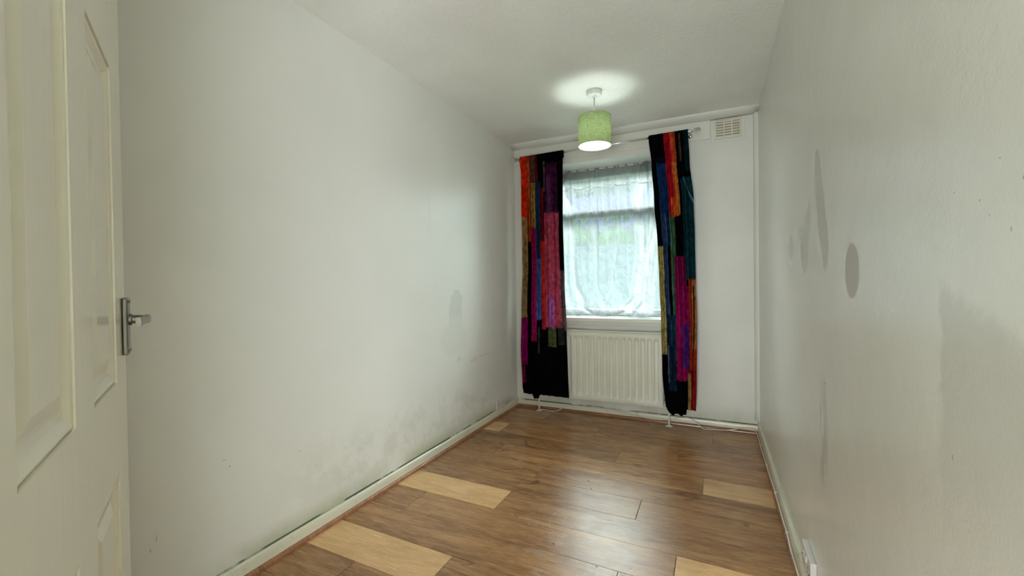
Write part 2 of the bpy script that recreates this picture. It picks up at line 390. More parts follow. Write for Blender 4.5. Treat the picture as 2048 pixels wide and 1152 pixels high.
# flat board behind the curtain pole
m = MB(); m.box((XL+.001, YB-.014, 2.142), (-.022, YB, 2.277)); o = struct(m.build('trim_6', M_white, bevel=.002))

# ================================================================ window
win = struct(empty('window_1', (-.84, YB+.27, OZ0)))
def wpart(name, boxes, mat, par=win, bevel=.003):
    m = MB()
    for a, c in boxes: m.box(a, c)
    o = m.build(name, mat, None, bevel=bevel); o.parent = par; o.matrix_parent_inverse = par.matrix_world.inverted() if par is not win else Matrix.Translation(-Vector((-.84, YB+.27, OZ0)))
    return o
y0, y1 = YB+.25, YB+.32
wpart('window_frame', [((OX0, y0, OZ0), (OX0+.05, y1, OZ1)), ((OX1-.05, y0, OZ0), (OX1, y1, OZ1)), ((OX0+.05, y0, OZ1-.045), (OX1-.05, y1, OZ1)), ((OX0+.05, y0, OZ0), (OX1-.05, y1, OZ0+.055))], M_upvc)
wpart('transom', [((OX0+.05, y0-.004, 1.668), (OX1-.05, y1, 1.700))], M_upvc)
wpart('sash', [((OX0+.052, y0-.012, 1.702), (OX0+.09, y0+.04, 2.05)), ((OX1-.09, y0-.012, 1.702), (OX1-.052, y0+.04, 2.05)), ((OX0+.09, y0-.012, 2.012), (OX1-.09, y0+.04, 2.052)), ((OX0+.09, y0-.012, 1.702), (OX1-.09, y0+.04, 1.728))], M_upvc)
wpart('pane', [((OX0+.05, y0+.030, OZ0+.055), (OX1-.05, y0+.036, 1.668))], M_pane, bevel=0)
wpart('pane', [((OX0+.09, y0+.012, 1.728), (OX1-.09, y0+.018, 2.012))], M_pane, bevel=0)
wpart('window_sill', [((OX0-.02, YB-.03, OZ0-.032), (OX1+.02, YB-.0005, OZ0)), ((OX0, YB-.001, OZ0-.03), (OX1, y1, OZ0))], M_white, bevel=.005)
wpart('sill_apron', [((OX0-.01, YB-.010, OZ0-.055), (OX1+.01, YB-.0005, OZ0-.033))], M_white, bevel=.002)

# ---- sheer net curtain
def net_mat():
    t = NT('sheer_net_fabric'); at = t.n('ShaderNodeAttribute'); at.attribute_name = 'fold_layers'
    dens = at.outputs['Fac']
    w = t.noise(420, 2); ww = t.noise(16, 4, .6)
    tr = t.n('ShaderNodeBsdfTransparent'); tr.inputs[0].default_value = (.94, 1, 1, 1)
    nb = t.bump(t.noise(24, 5, .6, None, (1.2, 1, .7), 1.5), .5, .02)
    df = t.n('ShaderNodeBsdfDiffuse'); df.inputs[0].default_value = (.80, .82, .84, 1); t.l(nb, df.inputs['Normal'])
    tl = t.n('ShaderNodeBsdfTranslucent'); tl.inputs[0].default_value = (.225, .235, .243, 1); t.l(nb, tl.inputs['Normal'])
    m1 = t.n('ShaderNodeMixShader'); m1.inputs[0].default_value = .85; t.l(df.outputs[0], m1.inputs[1]); t.l(tl.outputs[0], m1.inputs[2])
    m2 = t.n('ShaderNodeMixShader'); t.l(t.math('ADD', dens, t.math('MULTIPLY_ADD', ww, .24, -.12), clamp=True), m2.inputs[0])
    t.l(tr.outputs[0], m2.inputs[1]); t.l(m1.outputs[0], m2.inputs[2]); t.l(m2.outputs[0], t.out.inputs[0]); return t.m
M_net = net_mat()
def interp(tab, z):
    tab = sorted(tab)
    if z <= tab[0][0]: return tab[0][1]
    for (a, p), (c, q) in zip(tab, tab[1:]):
        if z <= c: s = (z-a)/(c-a); s = s*s*(3-2*s); return p + (q-p)*s
    return tab[-1][1]
bunches = [([(.81, -.98), (.885, -1.05), (1.117, -1.13), (1.45, -1.15), (1.743, -1.15), (1.907, -1.20), (2.09, -1.26)], .020, .55),
           ([(.81, -1.16), (.95, -1.19), (1.3, -1.215), (1.75, -1.20), (2.09, -1.17)], .022, .35),
           ([(.81, -.74), (.855, -.672), (.98, -.588), (1.36, -.548), (1.778, -.56), (2.043, -.517), (2.09, -.50)], .026, .60),
           ([(.81, -.60), (.941, -.527), (1.274, -.496), (1.561, -.442), (2.09, -.40)], .020, .55),
           ([(.81, -.50), (.95, -.46), (1.4, -.42), (2.09, -.36)], .025, .45),
           ([(.81, -.86), (1.1, -.93), (1.6, -.93), (2.09, -.92)], .012, .22),
           ([(.81, -.90), (1.1, -.80), (1.5, -.74), (2.09, -.72)], .012, .20)]
def net_curtain():
    nu, nz = 200, 240; vs_ = []; dens = []
    for j in range(nz+1):
        v = j/nz
        for i in range(nu+1):
            u = i/nu; x = OX0+.012 + (OX1-OX0-.024)*u
            zb = .806 + .010*math.sin(u*23) + .008*math.sin(u*61+1)
            z = 2.088 + (zb-2.088)*v
            y = 3.735 + .006*math.sin(x*75 + 1.5*math.sin(z*2.2)) * (1-.5*v) + .004*math.sin(x*190+z*3)*(1-v)
            w = noise.fractal(Vector((x*7+z*1.5, z*5.0, 3.3)), .7, 2.1, 4)
            y += .012*w*min(1, v*1.6)
            d = .50
            for tab, wd, am in bunches:
                c = interp(tab, z); wdd = wd*(1+.9*(max(0, 1.2-z)))
                g = math.exp(-((x-c)/wdd)**2); y -= .028*g*am*1.4; d += am*g*.85
                d += am*.35*math.exp(-((x-c+wdd*1.8)/(wdd*.5))**2)
            d += .22*max(0, noise.noise(Vector((x*26+z*2, z*2.2, .5)))) 
            if z > 1.925: d += .16
            if z < .90: d += .25*(0.90-z)/.09; y -= .03*((.90-z)/.09)**2*(.6+.4*math.sin(x*40))
            if abs(z-1.925-.006*math.sin(x*38)) < .0045: d += .3
            vs_.append((x, y, z)); dens.append(min(.97, d))
    fs = [(j*(nu+1)+i, j*(nu+1)+i+1, (j+1)*(nu+1)+i+1, (j+1)*(nu+1)+i) for j in range(nz) for i in range(nu)]
    me = bpy.data.meshes.new('net_curtain'); me.from_pydata(vs_, [], fs); me.materials.append(M_net)
    me.polygons.foreach_set('use_smooth', [True]*len(fs))
    a = me.attributes.new('fold_layers', 'FLOAT', 'POINT'); a.data.foreach_set('value', dens)
    o = bpy.data.objects.new('fabric', me); COL.objects.link(o); return o
nt = empty('net_curtain'); tag(nt, 'sheer white net curtain hanging inside the window recess, creased and pooled on the sill', 'curtain')
f_ = net_curtain(); f_.parent = nt
m = MB(); m.tube([(OX0+.001, 3.735, 2.080), (OX1-.001, 3.735, 2.080)], .004, 8); m.build('stretch_wire', M_white, nt)
m = MB(); m.tube([(OX0+.012+(OX1-OX0-.024)*i/80, 3.724+.003*math.sin(i*.9), 1.922+.008*math.sin(i*.47)+.004*math.sin(i*1.3)) for i in range(81)], .0022, 6)
M_seam = simple('grey_hem_cord', (.30, .36, .38), .8); m.build('header_seam', M_seam, nt)

# ================================================================ curtain pole
pole = empty('curtain_pole', (-.85, 3.44, 2.182)); tag(pole, 'thin chrome curtain pole with clear glass ball ends above the window', 'curtain pole')
def pp(mb, name, mat, **k):
    o = mb.build(name, mat, None, **k); o.parent = pole; o.matrix_parent_inverse = Matrix.Translation((.85, -3.44, -2.182)); return o
zl, zr = 2.168, 2.194
def pz(x): return zl + (zr-zl)*(x+1.597)/(1.597-.105)
m = MB(); m.tube([(-1.555, 3.44, pz(-1.555)), (-.145, 3.44, pz(-.145))], .0085, 16); pp(m, 'rod', M_chrome)
for s, xe in ((-1, -1.577), (1, -.108)):
    m = MB(); m.lathe([(max(.0005, .025*math.sin(a*math.pi/16)), .025*math.cos(a*math.pi/16)) for a in range(17)], (xe, 3.44, pz(xe)), 28, axis='x'); fo = pp(m, 'glass_ball', M_crystal)
    x0_ = xe - s*.022; prof = [(.0005, 0), (.009, 0), (.010, .005), (.006, .009), (.006, .014), (.011, .018), (.011, .026), (.0005, .027)]
    m = MB(); m.lathe([(r, -s*h) for r, h in prof], (x0_, 3.44, pz(x0_)), 20, axis='x'); pp(m, 'finial_neck', M_chrome)
for xe in (-1.535, -.158):
    m = MB(); m.tube([(xe, YB-.014, pz(xe)-.012), (xe, 3.45, pz(xe)-.012)], .005, 10); m.lathe([(.0005, 0), (.018, 0), (.018, .004), (.0005, .005)], (xe, YB-.019, pz(xe)-.012), 20, axis='y'); m.tube([(xe-.004, 3.44, pz(xe)-.0115), (xe+.004, 3.44, pz(xe)-.0115)], .006, 10)
    pp(m, 'bracket', M_chrome)

# ================================================================ patchwork curtains
def fabric_mat():
    t = NT('patchwork_cotton'); at = t.n('ShaderNodeAttribute'); at.attribute_name = 'dye'
    c = at.outputs['Color']
    sl = t.noise(150, 3, .6, None, (1, 1, .25)); bl = t.noise(26, 5, .7, None, (1.4, 1, .8)); wv = t.noise(240, 2, .5, None, (.3, 1, 1))
    f = t.math('ADD', t.math('MULTIPLY', t.mr(bl, .35, .68), .75), t.math('MULTIPLY', sl, .5))
    f = t.math('MULTIPLY_ADD', f, .85, .22)
    vm = t.n('ShaderNodeVectorMath', operation='SCALE'); t.l(c, vm.inputs[0]); t.l(f, vm.inputs['Scale']); c2 = vm.outputs[0]
    nb = t.bump(t.math('ADD', wv, sl), .25, .001)
    df = t.n('ShaderNodeBsdfDiffuse'); t.l(c2, df.inputs[0]); t.l(nb, df.inputs['Normal'])
    tl = t.n('ShaderNodeBsdfTranslucent'); t.l(c2, tl.inputs[0])
    sh = t.n('ShaderNodeBsdfSheen') if False else None
    mx = t.n('ShaderNodeMixShader'); mx.inputs[0].default_value = .16; t.l(df.outputs[0], mx.inputs[1]); t.l(tl.outputs[0], mx.inputs[2])
    t.l(mx.outputs[0], t.out.inputs[0]); return t.m
M_fab = fabric_mat()
K = (.004, .004, .005)
# patch tables: (u0, u1, z_top, z_bottom, colour); later rows paint over earlier ones
PL = [(0, 1, 2.3, 0, K),
      (0, .135, 2.3, 1.63, (.80, .03, .008)), (0, .135, 1.66, 1.44, (.42, .24, .10)), (0, .135, 1.44, .80, (.33, .20, .09)), (0, .14, .80, .40, (.24, .006, .10)), (0, .09, .40, .24, (.16, .01, .04)),
      (.135, .225, 2.3, 1.45, (.38, .05, .012)), (.16, .20, 2.12, 1.45, (.55, .10, .02)),
      (.235, .345, 2.3, 1.95, (.11, .05, .03)), (.24, .345, 1.95, 1.56, (.34, .20, .06)), (.235, .35, 1.565, .60, (.34, .010, .10)),
      (.345, .40, 2.3, 1.9, (.10, .01, .015)), (.355, .46, 1.95, 1.3, (.02, .045, .10)), (.355, .46, 1.3, .78, (.04, .12, .32)), (.375, .42, .72, .5, (.04, .05, .05)),
      (.47, .53, 1.90, 1.2, (.20, .008, .015)), (.465, .55, 1.45, .80, (.62, .03, .025)), (.47, .56, .80, .70, (.36, .02, .04)),
      (.54, .585, 2.12, 1.86, (.09, .07, .06)),
      (.57, .86, 2.1, 1.68, (.045, .008, .03)), (.56, .90, 1.68, .72, (.42, .055, .10)), (.60, .72, 2.0, 1.68, (.08, .02, .065)), (.62, .74, .98, .72, (.30, .07, .28)),
      (.90, 1.0, 1.2, .70, (.13, .085, .085)), (.60, .78, .72, .56, (.10, .11, .045)), (.82, .97, .72, .58, (.035, .035, .03))]
PR = [(0, 1, 2.3, 0, K),
      (.12, .38, 2.02, 1.9, (.006, .010, .022)), (.14, .38, 1.98, 1.36, (.012, .045, .14)),
      (.38, .54, 2.3, 1.57, (.42, .008, .02)), (.43, .53, 1.72, 1.57, (.75, .10, .02)), (.54, .67, 2.3, 1.95, (.55, .07, .02)), (.54, .66, 1.98, 1.58, (.70, .20, .04)),
      (.76, .80, 2.19, 1.98, (.10, .05, .02)), (.87, 1.0, 2.3, 1.9, (.004, .018, .022)), (.72, 1.0, 1.86, 1.10, (.008, .045, .055)),
      (0, .15, 1.36, .55, (.40, .32, .11)), (.16, .27, 1.60, .40, (.045, .08, .19)), (.36, .50, 1.575, .85, (.07, .16, .08)),
      (.17, .45, .85, .28, (.012, .028, .06)), (.40, .44, 1.0, .50, (.03, .12, .14)), (.20, .23, .62, .34, (.16, .20, .34)), (.28, .33, .80, .62, (.05, .13, .26)),
      (.46, .76, 1.28, 1.06, (.25,.008,.08)), (.45, .79, 1.06, .36, (.33, .008, .10)), (.62, .79, .78, .45, (.10, .02, .20)),
      (.80, 1.0, 1.11, .14, (.38, .04, .010)), (.90, 1.0, 1.10, .60, (.38, .15, .06)), (.78, 1.0, .45, .14, (.24, .012, .010)), (.77, .86, .42, .13, (.36, .19, .07))]
def col_at(tab, u, z, seed):
    z += .006*noise.noise(Vector((u*14, z*2, seed))); u += .008*noise.noise(Vector((u*3, z*4, seed+5)))
    c = K
    for a, d, zt, zb, q in tab:
        if a <= u <= d and zb <= z <= zt: c = q
    return c
def curtain(name, label, xl, xr, zb, tab, seed, folds, arc=False, tail=None):
    root = empty(name, (0, 0, 0)); tag(root, label, 'curtain', 'patchwork curtains on the chrome pole')
    nu, nz = 170, 300; vs_ = []; cols = []
    for j in range(nz+1):
        v = j/nz
        for i in range(nu+1):
            u = i/nu
            xt = xl(2.17) + (xr(2.17)-xl(2.17))*u; ztop = pz(xt) + .017 + .004*noise.noise(Vector((u*30, seed, 0)))
            bot = zb(u); z = ztop + (bot-ztop)*v
            x = xl(z) + (xr(z)-xl(z))*u
            amp = (.006 + .026*min(1, v*3.5)) * (1 + .2*math.sin(z*3+seed))
            ph = 0
            for k in range(len(folds)-1):
                if folds[k] <= u <= folds[k+1]: ph = k + (u-folds[k])/(folds[k+1]-folds[k]); break
            wv = math.cos(2*math.pi*ph)
            y = 3.428 - .030*max(0, min(1, (1.15-z)/.45)) - amp*.6*wv*(1 - .35*max(0, min(1, (1.0-z)/.3)) - .35*max(0, min(1, (.45-z)/.25))) - .004*noise.noise(Vector((u*9, z*3, seed)))
            gath = max(0, 1 - v*16); y += -.004*math.sin(u*95+seed)*(.4+gath)
            # hug the rod near the top
            dz = z - pz(x); 
            if dz > -.03:
                s = min(1, (dz+.03)/.03); yr = 3.44 - .011*(math.sqrt(max(0, 1-(max(0, dz)/.017)**2)) if dz > 0 else 1) - .003 - .003*math.sin(u*95+seed)*.5
                y = y*(1-s) + yr*s
            x += .004*math.sin(2*math.pi*ph + 1.2)*min(1, v*3)
            vs_.append((x, y, z)); c = col_at(tab, u, z, seed)
            if arc:
                dd = abs((z-1.86) + .62*max(0, u-.80)**.8 + .10*(u-.78)); 
                if .80 < u and dd < .012: c = (.16, .26, .42)
                w = abs(u - (.93 - .10*max(0, (.62-z)) + .05*max(0, z-.62)))
                if z < 1.06 and w < .012: c = K
            cols += [c[0], c[1], c[2], 1]
    n1 = nu+1
    fs = [(j*n1+i, j*n1+i+1, (j+1)*n1+i+1, (j+1)*n1+i) for j in range(nz) for i in range(nu)]
    me = bpy.data.meshes.new('fabric'); me.from_pydata(vs_, [], fs); me.materials.append(M_fab)
    me.polygons.foreach_set('use_smooth', [True]*len(fs))
    a = me.color_attributes.new('dye', 'FLOAT_COLOR', 'POINT'); a.data.foreach_set('color', cols)
    o = bpy.data.objects.new('fabric', me); COL.objects.link(o); o.parent = root
    # back of the rod pocket
    vs_ = []; cols = []
    for j in range(9):
        for i in range(nu+1):
            u = i/nu; xt = xl(2.17) + (xr(2.17)-xl(2.17))*u
            ztop = pz(xt) + .017 + .004*noise.noise(Vector((u*30, seed, 0)))
            s = j/8; z = ztop - .06*s; y = 3.44 + (.012*math.sin(min(1, s*2.4)*HP)) + .002*math.sin(u*95+seed)*(s > 0)
            if j == 0: y = 3.437
            vs_.append((xt, y, z)); c = col_at(tab, u, z, seed); cols += [c[0], c[1], c[2], 1]
    fs = [(j*n1+i, j*n1+i+1, (j+1)*n1+i+1, (j+1)*n1+i) for j in range(8) for i in range(nu)]
    me = bpy.data.meshes.new('rod_pocket'); me.from_pydata(vs_, [], fs); me.materials.append(M_fab)
    a = me.color_attributes.new('dye', 'FLOAT_COLOR', 'POINT'); a.data.foreach_set('color', cols)
    me.polygons.foreach_set('use_smooth', [True]*len(fs))
    o = bpy.data.objects.new('rod_pocket', me); COL.objects.link(o); o.parent = root
    return root
Lx = [(.12, -1.492), (.21, -1.506), (.51, -1.516), (.775, -1.508), (1.38, -1.499), (1.81, -1.503), (2.03, -1.505), (2.17, -1.517)]
Rx = [(.16, -1.091), (.37, -1.097), (.744, -1.105), (1.117, -1.122), (1.57, -1.130), (1.985, -1.129), (2.17, -1.126)]
def lbot(u):
    z = .150 - .012*u if u > .5 else .150 - .006 + .02*max(0, .1-u)*10*.3
    if .20 < u < .36: z -= .035*min(1, (u-.20)/.03, (.36-u)/.03)
    return z + .008*u
curtain('patchwork_curtain', 'patchwork curtain with a bright red top corner and long black lower half', lambda z: interp(Lx, z), lambda z: interp(Rx, z), lbot, PL, 3.1,
        [0, .135, .235, .35, .46, .56, .74, .9, 1.0])
Lx2 = [(.10, -.338), (.425, -.361), (.80, -.368), (1.106, -.380), (1.363, -.389), (1.712, -.411), (1.98, -.427), (2.19, -.446)]
Rx2 = [(.10, -.133), (.37, -.125), (.81, -.119), (1.10, -.126), (1.39, -.130), (1.686, -.135), (1.98, -.160), (2.19, -.168)]
def rbot(u):
    if u < .12: return .16 - .04*u/.12
    if u < .68: return .108 + .008*math.cos((u-.4)*22)
    return .108 + min(1, (u-.68)/.06)*.042
curtain('patchwork_curtain', 'patchwork curtain with crimson, magenta and teal patches hung nearer the air vent', lambda z: interp(Lx2, z), lambda z: interp(Rx2, z), rbot, PR, 8.7,
        [0, .15, .27, .38, .53, .67, .80, 1.0], arc=True)

# ================================================================ radiator
rad = empty('radiator', (0, 0, 0)); tag(rad, 'white ribbed steel panel radiator on the wall under the window', 'radiator')
RX0, RX1, RZ0, RZ1, RY = -1.338, -.360, .134, .690, 3.436
def rib_panel(yf, sgn):
    m = MB(); pitch = .0500; xs = []; N = 19*12
    nz_ = 44; vs_ = []
    for j in range(nz_+1):
        z = RZ0 + (RZ1-RZ0)*j/nz_
        for i in range(N+1):
            x = RX0 + (RX1-RX0)*i/N
            ph = ((x + .406)/.0493) % 1.0; dd = min(ph, 1-ph)          # channel centres
            a = max(0, min(1, (.33-dd)/.06)); a = a*a*(3-2*a)
            if x < RX0+.022 or x > RX1-.022: a = 0
            e0 = max(0, min(1, (z-RZ0-.040 - .012*(dd/.34)**2)/.018)); e1 = max(0, min(1, (RZ1-.036-.010*(dd/.34)**2-z)/.012))
            dep = .014*a*e0*e1
            rim = .004*max(0, 1-min(z-RZ0, RZ1-z, x-RX0, RX1-x)/.006)
            vs_.append((x, yf + sgn*(dep+rim), z))
    fs = [(j*(N+1)+i, j*(N+1)+i+1, (j+1)*(N+1)+i+1, (j+1)*(N+1)+i) for j in range(nz_) for i in range(N)]
    m.add(vs_, fs, 0, True); return m
rib_panel(RY, 1).build('front_panel', M_rad, rad)
m = MB(); m.box((RX0+.004, 3.480, RZ0+.01), (RX1-.004, 3.490, RZ1-.01)); m.build('back_panel', M_rad, rad, bevel=.003)
for xa in (RX0-.002, RX1+.0005):
    m = MB(); m.box((xa, RY+.003, RZ0+.012), (xa+.0015, 3.485, RZ1+.012)); m.build('side_panel', M_rad, rad)
m = MB(); m.box((RX0, RY+.002, RZ1+.0035), (RX1, RY+.010, RZ1+.014)); m.box((RX0, 3.476, RZ1+.0035), (RX1, 3.484, RZ1+.014))
for i in range(66):
    x = RX0 + .005 + i*(RX1-RX0-.016)/65; m.box((x, RY+.010, RZ1+.006), (x+.006, 3.476, RZ1+.013))
m.build('top_grille', M_rad, rad)
for xa in (-1.15, -.55):
    m = MB(); m.box((xa, 3.490, .22), (xa+.03, YB-.001, .60)); m.build('wall_bracket', M_rad, rad)
for xa, s in ((-1.373, 1), (-.318, -1)):
    xe = RX0 if s > 0 else RX1
    m = MB(); m.lathe([(.0005,0),(.010,0),(.013,.004),(.013,.018),(.010,.022),(.010,.040),(.012,.042),(.012,.056),(.0005,.058)], (xa, 3.447, .150), 18)
    m.tube([(xa, 3.447, .178), (xe + s*.01, 3.447, .178)], .008, 12); m.build('valve', M_chrome if s < 0 else M_pipe, rad)
    m = MB(); m.tube([(xa, 3.447, .001), (xa, 3.447, .152)], .0080, 14); m.build('pipe', M_pipe, rad)
    m = MB(); m.lathe([(.0085, .006), (.012, .006), (.026, .0015), (.026, .0008), (.0085, .0008)], (xa, 3.447, 0), 24); m.build('pipe_collar', M_pipe, rad)

# ================================================================ air vent
vent = empty('air_vent', (0, 0, 0)); tag(vent, 'square cream louvred air vent high on the wall beside the pole end', 'vent')
m = MB(); X0, X1, Z0, Z1 = -.016, .205, 2.113, 2.272; gx0, gx1, gz0, gz1 = .006, .184, 2.130, 2.262
for a, c in (((X0, 0, Z0), (gx0, 0, Z1)), ((gx1, 0, Z0), (X1, 0, Z1)), ((gx0, 0, Z0), (gx1, 0, gz0)), ((gx0, 0, gz1), (gx1, 0, Z1))):
    m.box((a[0], YB-.006, a[2]), (c[0], YB, c[2]))
m.build('mounting_plate', M_back, vent, bevel=.002)
m = MB(); yf = YB-.013; fx0, fx1, fz0, fz1 = gx0+.0, gx1-.0, gz0, gz1
m.box((fx0, yf, fz0), (fx0+.012, YB, fz1)); m.box((fx1-.012, yf, fz0), (fx1, YB, fz1)); m.box((fx0+.012, yf, fz0), (fx1-.012, YB, fz0+.010)); m.box((fx0+.012, yf, fz1-.010), (fx1-.012, YB, fz1))
cw = (fx1-fx0-.024)/3
for q in (1, 2): m.box((fx0+.012+cw*q-.004, yf, fz0+.010), (fx0+.012+cw*q+.004, YB, fz1-.010))
m.build('grille_frame', M_vent, vent, bevel=.0012)
m = MB(); m.box((fx0+.001, YB-.003, fz0+.001), (fx1-.001, YB-.0005, fz1-.001)); m.build('duct_backing', M_ventdark, vent)
zz = (fz1-fz0-.020)/6.0
for q in range(3):
    xa = fx0+.012+cw*q+(.004 if q else 0); xb = fx0+.012+cw*(q+1)-(.004 if q < 2 else 0)
    for r in range(6):
        zc = fz0+.010+zz*r; m = MB()
        vs_ = [(xa, yf+.0005, zc-.001), (xa, yf+.0005, zc+zz*.42), (xa, YB-.003, zc+zz*.95), (xa, YB-.003, zc+zz*.60)]
        vs_ += [(xb, a_[1], a_[2]) for a_ in vs_]
        m.add(vs_, [(0,1,2,3), (7,6,5,4), (0,4,5,1), (1,5,6,2), (2,6,7,3), (3,7,4,0)]); m.build('slat', M_vent, vent)

# ================================================================ pendant lamp
PXc, PYc = -.684, 2.725
lamp = empty('pendant_lamp', (0, 0, 0)); tag(lamp, 'lit pendant lamp with a green linen drum shade and white ceiling rose', 'lamp')
M_rose = simple('white_rose_plastic', (.66, .66, .62), .35)
m = MB(); m.lathe([(.0005, H), (.046, H), (.047, H-.004), (.047, H-.026), (.044, H-.031), (.012, H-.032), (.010, H-.040), (.006, H-.042), (.0005, H-.042)], (PXc, PYc, 0), 48); m.build('ceiling_rose', M_rose, lamp, smooth_angle=.7)
M_flex = simple('grey_flex', (.42, .42, .40), .4)
m = MB(); m.tube([(PXc, PYc, H-.040), (PXc, PYc, 2.152)], .0042, 10); m.build('flex', M_flex, lamp)
m = MB(); m.lathe([(.0005, 2.156), (.014, 2.154), (.017, 2.120), (.017, 2.108), (.022, 2.107), (.022, 2.100), (.016, 2.099), (.016, 2.094), (.0005, 2.094)], (PXc, PYc, 0), 24); m.build('lamp_holder', M_rose, lamp)
SR, ST, SB = .102, 2.149, 1.962
def shade_mat():
    t = NT('green_linen_shade')
    w = t.math('ADD', t.noise(260, 2, .5, None, (1, 1, .12)), t.noise(260, 2, .5, None, (.15, .15, 1)))
    c = t.mix(t.mr(w, .7, 1.3), (.25, .31, .15), (.40, .46, .25))
    df = t.n('ShaderNodeBsdfDiffuse'); t.l(c, df.inputs[0]); t.l(t.bump(w, .4, .001), df.inputs['Normal'])
    tl = t.n('ShaderNodeBsdfTranslucent'); t.l(c, tl.inputs[0])
    mx = t.n('ShaderNodeMixShader'); mx.inputs[0].default_value = .22; t.l(df.outputs[0], mx.inputs[1]); t.l(tl.outputs[0], mx.inputs[2]); t.l(mx.outputs[0], t.out.inputs[0]); return t.m
def lining_mat():
    t = NT('white_shade_lining'); df = t.n('ShaderNodeBsdfDiffuse'); df.inputs[0].default_value = (.86, .9, .88, 1)
    tl = t.n('ShaderNodeBsdfTranslucent'); tl.inputs[0].default_value = (.8, .85, .7, 1)
    mx = t.n('ShaderNodeMixShader'); mx.inputs[0].default_value = .3; t.l(df.outputs[0], mx.inputs[1]); t.l(tl.outputs[0], mx.inputs[2]); t.l(mx.outputs[0], t.out.inputs[0]); return t.m
m = MB(); m.lathe([(SR, SB), (SR, ST)], (PXc, PYc, 0), 96); m.build('lamp_shade', shade_mat(), lamp)
m = MB(); m.lathe([(SR-.0015, SB+.001), (SR-.0015, ST-.001)], (PXc, PYc, 0), 96); m.build('shade_lining', lining_mat(), lamp)
for zc in (SB, ST):
    m = MB(); pts = [(PXc+(SR-.0004)*math.cos(a*2*math.pi/72), PYc+(SR-.0004)*math.sin(a*2*math.pi/72), zc) for a in range(73)]
    m.tube(pts, .0016, 6, caps=False); m.build('shade_ring', M_rose, lamp)
m = MB()
for a in range(3):
    an = a*2*math.pi/3+.4; m.tube([(PXc+.018*math.cos(an), PYc+.018*math.sin(an), 2.104), (PXc+(SR-.003)*math.cos(an), PYc+(SR-.003)*math.sin(an), 2.146)], .0013, 6)
m.build('shade_carrier', M_rose, lamp)
t = NT('lit_bulb'); e = t.n('ShaderNodeEmission'); e.inputs[0].default_value = (.90, 1.0, .95, 1); e.inputs[1].default_value = BULB; t.l(e.outputs[0], t.out.inputs[0])
bz = 2.045; m = MB(); m.lathe([(.0005, bz-.03)] + [(.03*math.sin(a*math.pi/10), bz-.03*math.cos(a*math.pi/10)) for a in range(1, 8)] + [(.015, bz+.036), (.014, 2.094)], (PXc, PYc, 0), 16)
m.build('bulb', t.m, lamp)

# ================================================================ sockets
def socket(name, label, wallx, sgn, yc, zc, w, h, d, tilt=0.):
    r = empty(name, (0, 0, 0)); tag(r, label, 'socket', 'double wall sockets')
    xa = wallx; xf = wallx + sgn*d; lo, hi = min(xa, xf), max(xa, xf)
    m = MB(); m.box((lo, yc-w/2, zc-h/2), (hi, yc+w/2, zc+h/2)); m.build('socket_plate', M_plastic, r, bevel=.003)
    for q in (-1, 1):
        cy = yc + q*w*.24
        for (dy, dz, sy, sz) in ((0, .012, .004, .008), (-.011, -.008, .0065, .004), (.011, -.008, .0065, .004)):
            a, c = sorted((xf-sgn*.001, xf+sgn*.0004)); m = MB(); m.box((a, cy+dy-sy/2, zc+dz-sz/2-.004), (c, cy+dy+sy/2, zc+dz+sz/2-.004)); m.build('pin_slot', M_dark, r)
    for q in (-1, 1):
        cy = yc + q*w*.10; a, c = sorted((xf-sgn*.001, xf+sgn*.004))
        m = MB(); m.box((a, cy-.006, zc+.014), (c, cy+.006, zc+.032)); m.build('switch', M_plastic, r, bevel=.001)
    for q in (-1, 1):
        a = yc + q*w*.42; m = MB(); m.lathe([(.0005, sgn*.0012), (.0032, sgn*.0012), (.0036, 0)], (xf, a, zc), 12, axis='x'); m.build('screw', M_nickel, r)
    return r
socket('wall_socket', 'flat white double socket near the window corner above the pale plank end', XL, 1, 3.182, .103, .148, .086, .010)
socket('wall_socket', 'surface mounted double socket box beside the loose clipped cable', XR, -1, 1.692, .158, .150, .088, .018)

# ================================================================ cables
def cable(name, label, pts, r=.0026):
    P_ = [Vector(p) for p in pts]; out = []
    for i in range(len(P_)-1):
        p0, p1, p2, p3 = P_[max(i-1, 0)], P_[i], P_[i+1], P_[min(i+2, len(P_)-1)]
        for k in range(8):
            t_ = k/8; out.append(.5*((2*p1) + (p2-p0)*t_ + (2*p0-5*p1+4*p2-p3)*t_**2 + (3*p1-p0-3*p2+p3)*t_**3))
    out.append(P_[-1]); m = MB(); m.tube(out, r, 8)
    root = empty(name); tag(root, label, 'cable'); m.build('flex', M_cable, root); return root
cable('white_cable', 'short white cable looping on the floor behind the black curtain hem', [(-1.352, 3.44, .012), (-1.30, 3.46, .004), (-1.255, 3.455, .0035), (-1.21, 3.478, .010), (-1.17, 3.502, .035), (-1.10, 3.511, .052), (-.93, 3.512, .062)], .0030)
c2 = cable('white_cable', 'long thin white cable clipped along the skirting from radiator to door', [(-.93, 3.5105, .066), (-.72, 3.510, .050), (-.50, 3.506, .022), (-.36, 3.505, .024), (-.25, 3.512, .050), (-.19, 3.510, .060), (-.13, 3.497, .035), (-.085, 3.470, .006), (-.03, 3.478, .004), (.08, 3.485, .010), (.17, 3.504, .030), (.235, 3.500, .036), (.258, 3.46, .028), (.262, 3.30, .024), (.262, 3.13, .024),
      (.263, 2.84, .036), (.2635, 2.66, .040), (.2635, 2.45, .050), (.2635, 2.21, .048), (.2635, 2.08, .052), (.263, 1.98, .040), (.263, 1.85, .046), (.263, 1.6, .038), (.263, 1.2, .042), (.263, .7, .040), (.263, .35, .04)], .0032)
